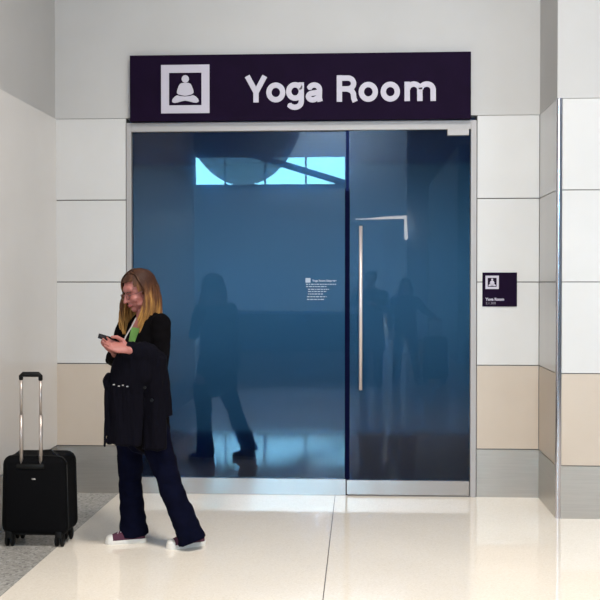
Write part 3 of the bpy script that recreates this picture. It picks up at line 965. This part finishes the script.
# ------------------------------------------------------------------ suitcase
def suitcase(base, label, x0, w, y0, d, zb, zt, ztop, tubes=True):
    """x0,y0: front left corner of the body; handle side faces -y"""
    r = thing('suitcase', label, 'suitcase', base)
    bm = bmesh.new(); box(bm, x0, x0 + w, y0, y0 + d, zb, zt, 0, 0.045, 5)
    for v in bm.verts:
        g = (v.co.z - zb) / (zt - zb)
        v.co.x += (v.co.x - (x0 + w / 2)) * 0.06 * (1 - g)
    obj('shell', bm, M['bag'], r, True)
    bm = bmesh.new(); box(bm, x0 + 0.03, x0 + w - 0.02, y0 + d - 0.02, y0 + d + 0.045, zb + 0.04, zt - 0.10, 0, 0.03, 4)
    obj('pocket', bm, M['bag'], r, True)
    for yy in (y0 + 0.035, y0 + d - 0.035):
        bm = bmesh.new(); c = 0.05; e = 0.001
        pts = []
        for cx, cz, a0 in ((x0 + w - c, zt - c, 0), (x0 + c, zt - c, 90), (x0 + c, zb + c, 180), (x0 + w - c, zb + c, 270)):
            for t in range(5):
                a = math.radians(a0 + t * 22.5)
                g = ((cz + c * math.sin(a)) - zb) / (zt - zb)
                px_ = cx + (c + e) * math.cos(a)
                px_ += (px_ - (x0 + w / 2)) * 0.06 * (1 - g)
                pts.append(V((px_, yy, cz + (c + e) * math.sin(a))))
        pts.append(pts[0]); sweep(bm, pts, [0.005] * len(pts), n=8, cap='flat')
        obj('piping', bm, M['bag_trim'], r, True)
    xc = x0 + w / 2
    # grab handle
    bm = bmesh.new()
    sweep(bm, [(xc - 0.005, y0 + 0.10, zt - 0.01), (xc + 0.02, y0 + 0.10, zt + 0.022), (xc + 0.075, y0 + 0.10, zt + 0.026), (xc + 0.125, y0 + 0.10, zt - 0.01)], [(0.008, 0.006)] * 4, n=10)
    obj('grab_handle', bm, M['bag_trim'], r, True)
    if tubes:
        hr = None
        bm = bmesh.new()
        xl, xr = tubes
        yy = y0 + 0.012
        sweep(bm, [(xl, yy, ztop - 0.025), (xl, yy, ztop - 0.012), (xl + 0.012, yy, ztop), (xr - 0.012, yy, ztop), (xr, yy, ztop - 0.012), (xr, yy, ztop - 0.028)],
              [0.013, 0.014, 0.0155, 0.0155, 0.014, 0.013], n=12)
        grip = obj('handle_grip', bm, M['bag_trim'], r, True)
        for x in (xl, xr):
            bm = bmesh.new(); sweep(bm, [(x, yy, ztop - 0.24), (x, yy, ztop - 0.03)], [0.0085, 0.0085], n=12, cap='flat')
            obj('handle_tube', bm, M['tube'], r, True)
            bm = bmesh.new(); sweep(bm, [(x, yy, zt - 0.05), (x, yy, ztop - 0.24)], [0.0115, 0.0115], n=12, cap='flat')
            obj('handle_tube', bm, M['tube'], r, True)
        bm = bmesh.new(); box(bm, xl - 0.025, xr + 0.025, y0 - 0.006, y0 + 0.03, zt - 0.072, zt - 0.042, 0, 0.006, 2)
        obj('handle_socket', bm, M['bag_trim'], r, True)
        bm = bmesh.new(); box(bm, xc - 0.012, xc + 0.012, y0 - 0.004, y0 + 0.01, zt - 0.136, zt - 0.126, 0, 0.002, 1)
        obj('badge', bm, M['chrome'], r)
    for wx in (x0 + 0.030, x0 + w - 0.045):
        for wy in (y0 + 0.035, y0 + d - 0.035):
            bm = bmesh.new(); box(bm, wx - 0.022, wx + 0.022, wy - 0.026, wy + 0.026, 0.050, zb + 0.03, 0, 0.01, 2)
            hs_ = obj('wheel_housing', bm, M['bag_trim'], r, True)
            for o_ in (-0.016, 0.016):
                bm = bmesh.new(); sweep(bm, [(wx + o_ - 0.009, wy + 0.012, 0.036), (wx + o_ - 0.006, wy + 0.012, 0.036), (wx + o_ + 0.006, wy + 0.012, 0.036), (wx + o_ + 0.009, wy + 0.012, 0.036)], [0.028, 0.036, 0.036, 0.028], n=20, cap='flat')
                obj('wheel', bm, M['wheel'], hs_, True)
    return r


fb = at(30, 548, z=0)
SY = fb.y
s0 = at(2.5, 500, y=SY); s1 = at(65, 500, y=SY)
zt_ = at(30, 457, y=SY).z; ztop = at(30, 374.5, y=SY).z
suitcase((fb.x, SY, 0), 'black soft-sided suitcase with its telescopic handle pulled out beside the left wall',
         s0.x, s1.x - s0.x, SY, 0.26, 0.075, zt_, ztop, (at(20.5, 400, y=SY).x, at(40, 400, y=SY).x))

# ------------------------------------------------------------------ people and furniture behind the camera (seen mirrored)
def bystander(x, y, height, label, joints, hair_fall, skirt=False, tone=None):
    """simple dressed figure facing +y; joints in metres relative to its feet, for height 1.7"""
    k = height / 1.7
    o = V((x, y, 0))
    def q(a): return o + V(a) * k
    r = thing('person', label, 'person', o)
    bm = bmesh.new()
    c = q((0, 0.02, 1.585)); p_, F_, s_, f_, u_ = head_parts(bm, c, V((0, 1, -0.05)), UP)
    sweep(bm, [q((0, 0, 1.40)), q((0, 0.01, 1.54))], [0.058, 0.050], n=12)
    sweep(bm, [q((0, 0, 0.90)), q((0, 0, 1.1)), q((0, 0, 1.3)), q((0, 0, 1.42))], [(0.15, 0.1), (0.13, 0.09), (0.16, 0.1), (0.11, 0.07)], side=V((1, 0, 0)), n=16)
    for arm in joints['arms']:
        a = [q(t) for t in arm]
        sweep(bm, a, [0.045, 0.036, 0.024], n=10)
        d = (a[2] - a[1]).normalized(); n_ = V((0, 0, -1)) if abs(d.z) < 0.8 else V((0, 1, 0))
        n_ = (n_ - d * n_.dot(d)).normalized()
        hand(bm, a[2], d, n_, d.cross(n_), 1)
    for lg in joints['legs']:
        a = [q(t) for t in lg]
        sweep(bm, a, [0.08, 0.052, 0.036], n=12)
        sweep(bm, [a[2], V((a[2].x, a[2].y, 0.04)), V((a[2].x, a[2].y + 0.12, 0.03))], [0.035, 0.035, 0.025], n=10)
    link('body', blend(bm, 0.006, 3), M['far_skin'], r)
    bm = bmesh.new()
    hem = 0.55 if skirt else 0.84
    sweep(bm, [q((0, 0, hem)), q((0, 0, 0.95)), q((0, 0, 1.12)), q((0, 0, 1.3)), q((0, 0, 1.41)), q((0, 0, 1.45))],
          [(0.22 if skirt else 0.18, 0.15), (0.185, 0.14), (0.165, 0.125), (0.19, 0.13), (0.15, 0.10), (0.08, 0.07)], side=V((1, 0, 0)), n=18, cap='flat')
    for arm in joints['arms']:
        a = [q(t) for t in arm]
        sweep(bm, [a[0], a[1], a[1].lerp(a[2], 0.85)], [0.068, 0.056, 0.043], n=12)
    link('coat', blend(bm, 0.012, 4, fold(0.008, 7, 8, x)), M['dark_cloth'], r)
    bm = bmesh.new()
    sweep(bm, [q((0, 0, 0.86)), q((0, 0, 0.98))], [(0.16, 0.12), (0.16, 0.12)], side=V((1, 0, 0)), n=16)
    for lg in joints['legs']:
        a = [q(t) for t in lg]
        sweep(bm, [a[0], a[1], a[2] - UP * 0.03], [0.095, 0.070, 0.062], n=14, cap='flat')
    link('trousers', blend(bm, 0.012, 4), M['dark_trousers'], r)
    for lg in joints['legs']:
        a = q(lg[2])
        bm = bmesh.new()
        sweep(bm, [V((a.x, a.y - 0.05, 0.045)), V((a.x, a.y + 0.04, 0.05)), V((a.x, a.y + 0.17, 0.032))], [(0.040, 0.044), (0.044, 0.050), (0.040, 0.031)], side=V((1, 0, 0)), n=14)
        obj('shoe', bm, M['hall_dark'], r, True)
    face_parts(r, p_, F_)
    hair(c, f_, u_, s_, M['dark_hair'], r, fall=hair_fall, n=90, seed=int(height * 100))
    return r


bystander(0.17, -8.30, 1.74, 'person in a long charcoal coat holding up a phone, mirrored beside the door pull',
          {'arms': [[(-0.19, 0, 1.36), (-0.27, 0.10, 1.22), (-0.235, 0.24, 1.38)], [(0.19, 0, 1.36), (0.24, 0.10, 1.12), (0.05, 0.26, 1.22)]],
           'legs': [[(-0.09, 0, 0.88), (-0.10, 0.02, 0.47), (-0.10, 0, 0.08)], [(0.09, 0, 0.88), (0.10, 0.02, 0.47), (0.11, 0, 0.08)]]}, 0.0, skirt=True)
bm = bmesh.new(); box(bm, -0.045, 0.075, -7.998, -7.988, 1.53, 1.60, 0, 0.003, 1)
hp = thing('phone', 'phone held up sideways by the person in the long coat', 'phone', (0.015, -7.993, 1.53))
obj('phone_body', bm, M['phone'], hp)
bystander(0.70, -8.66, 1.62, 'person in dark clothes with legs apart reaching towards a wheeled case, mirrored in the door',
          {'arms': [[(-0.18, 0, 1.36), (-0.25, 0.02, 1.10), (-0.24, 0.10, 0.86)], [(0.18, 0, 1.36), (0.30, 0.05, 1.20), (0.46, 0.12, 1.10)]],
           'legs': [[(-0.09, 0, 0.88), (-0.13, 0.05, 0.47), (-0.16, 0.02, 0.08)], [(0.09, 0, 0.88), (0.15, 0.02, 0.47), (0.22, -0.05, 0.08)]]}, 0.12)
suitcase((1.18, -9.1, 0), 'dark upright suitcase standing beside the reaching person, mirrored in the door', 1.0, 0.36, -9.1, 0.28, 0.075, 0.72, 1.0, (1.08, 1.28))

ctr = thing('counter', 'long dark service counter across the hall, mirrored in the blue glass', 'counter', (-1.2, -17.5, 0))
bm = bmesh.new(); box(bm, -2.95, 0.55, -17.8, -17.2, 0.08, 0.84, 0, 0.01, 1); obj('counter_body', bm, M['hall_dark'], ctr)
bm = bmesh.new(); box(bm, -3.0, 0.6, -17.85, -17.1, 0.84, 0.90, 0, 0.008, 1); obj('countertop', bm, M['hall_paint'], ctr)
bm = bmesh.new(); box(bm, -2.9, 0.5, -17.75, -17.28, 0.0, 0.08); obj('plinth', bm, M['joint'], ctr)

# bent light tube on the white block, pendant near the far windows
a, b, c = refl(356, 219.5, 29.6), refl(405, 217.5, 29.6), refl(406, 238, 29.6)
bm = bmesh.new(); sweep(bm, [a, a.lerp(b, 0.5), b, c], [0.01, 0.03, 0.06, 0.05], n=10)
tl = thing('strip_light', 'thin glowing angled strip light at the corner of a white wall, mirrored in the door', 'light', c)
obj('tube', bm, M['lamp'], tl, True)
bm = bmesh.new(); sweep(bm, [c, c - UP * 0.0 - V((0, 0.3, 0))], [0.05, 0.05], n=8, cap='flat'); obj('bracket', bm, M['hall_dark'], tl)
pc = refl(320, 115, 58.0)
pl = thing('pendant_lamp', 'bright round pendant lamp high in the hall, glinting on the floor by the glass', 'lamp', pc)
bm = bmesh.new(); ell(bm, pc, (0.45, 0.45, 0.45), None, 20); obj('globe', bm, M['pendant'], pl, True)
bm = bmesh.new(); sweep(bm, [pc + UP * 0.4, V((pc.x, pc.y, 11.6))], [0.03, 0.03], n=8, cap='flat'); obj('rod', bm, M['hall_dark'], pl)

# hanging net bowl
cn = refl(243, 185, 30.0)
nb = thing('hanging_net', 'large round see-through net bowl hanging high in the hall', 'hanging net', cn)
bm = bmesh.new()
N1, N2 = 40, 12
rows = []
for j in range(N2 + 1):
    t = (math.pi / 2) * j / N2
    rows.append([bm.verts.new(cn + V((1.78 * math.sin(t) * math.cos(2 * math.pi * i / N1), 1.78 * math.sin(t) * math.sin(2 * math.pi * i / N1), 2.6 * (1 - math.cos(t))))) if j else None for i in range(N1)])
bot = bm.verts.new(cn)
for i in range(N1): bm.faces.new((bot, rows[1][i], rows[1][(i + 1) % N1]))
for j in range(1, N2):
    for i in range(N1): bm.faces.new((rows[j][i], rows[j][(i + 1) % N1], rows[j + 1][(i + 1) % N1], rows[j + 1][i]))
net = obj('net', bm, M['net'], nb, True)
bm = bmesh.new()
sweep(bm, [cn + V((1.78 * math.cos(2 * math.pi * i / 40), 1.78 * math.sin(2 * math.pi * i / 40), 2.6)) for i in range(41)], [0.06] * 41, n=8, cap='flat')
obj('hoop', bm, M['hall_dark'], nb, True)
for i in range(4):
    a = i * math.pi / 2
    e = cn + V((1.78 * math.cos(a), 1.78 * math.sin(a), 2.6))
    bm = bmesh.new(); sweep(bm, [e, V((e.x, e.y, 11.6))], [0.015, 0.015], n=6, cap='flat'); obj('cable', bm, M['hall_dark'], nb)
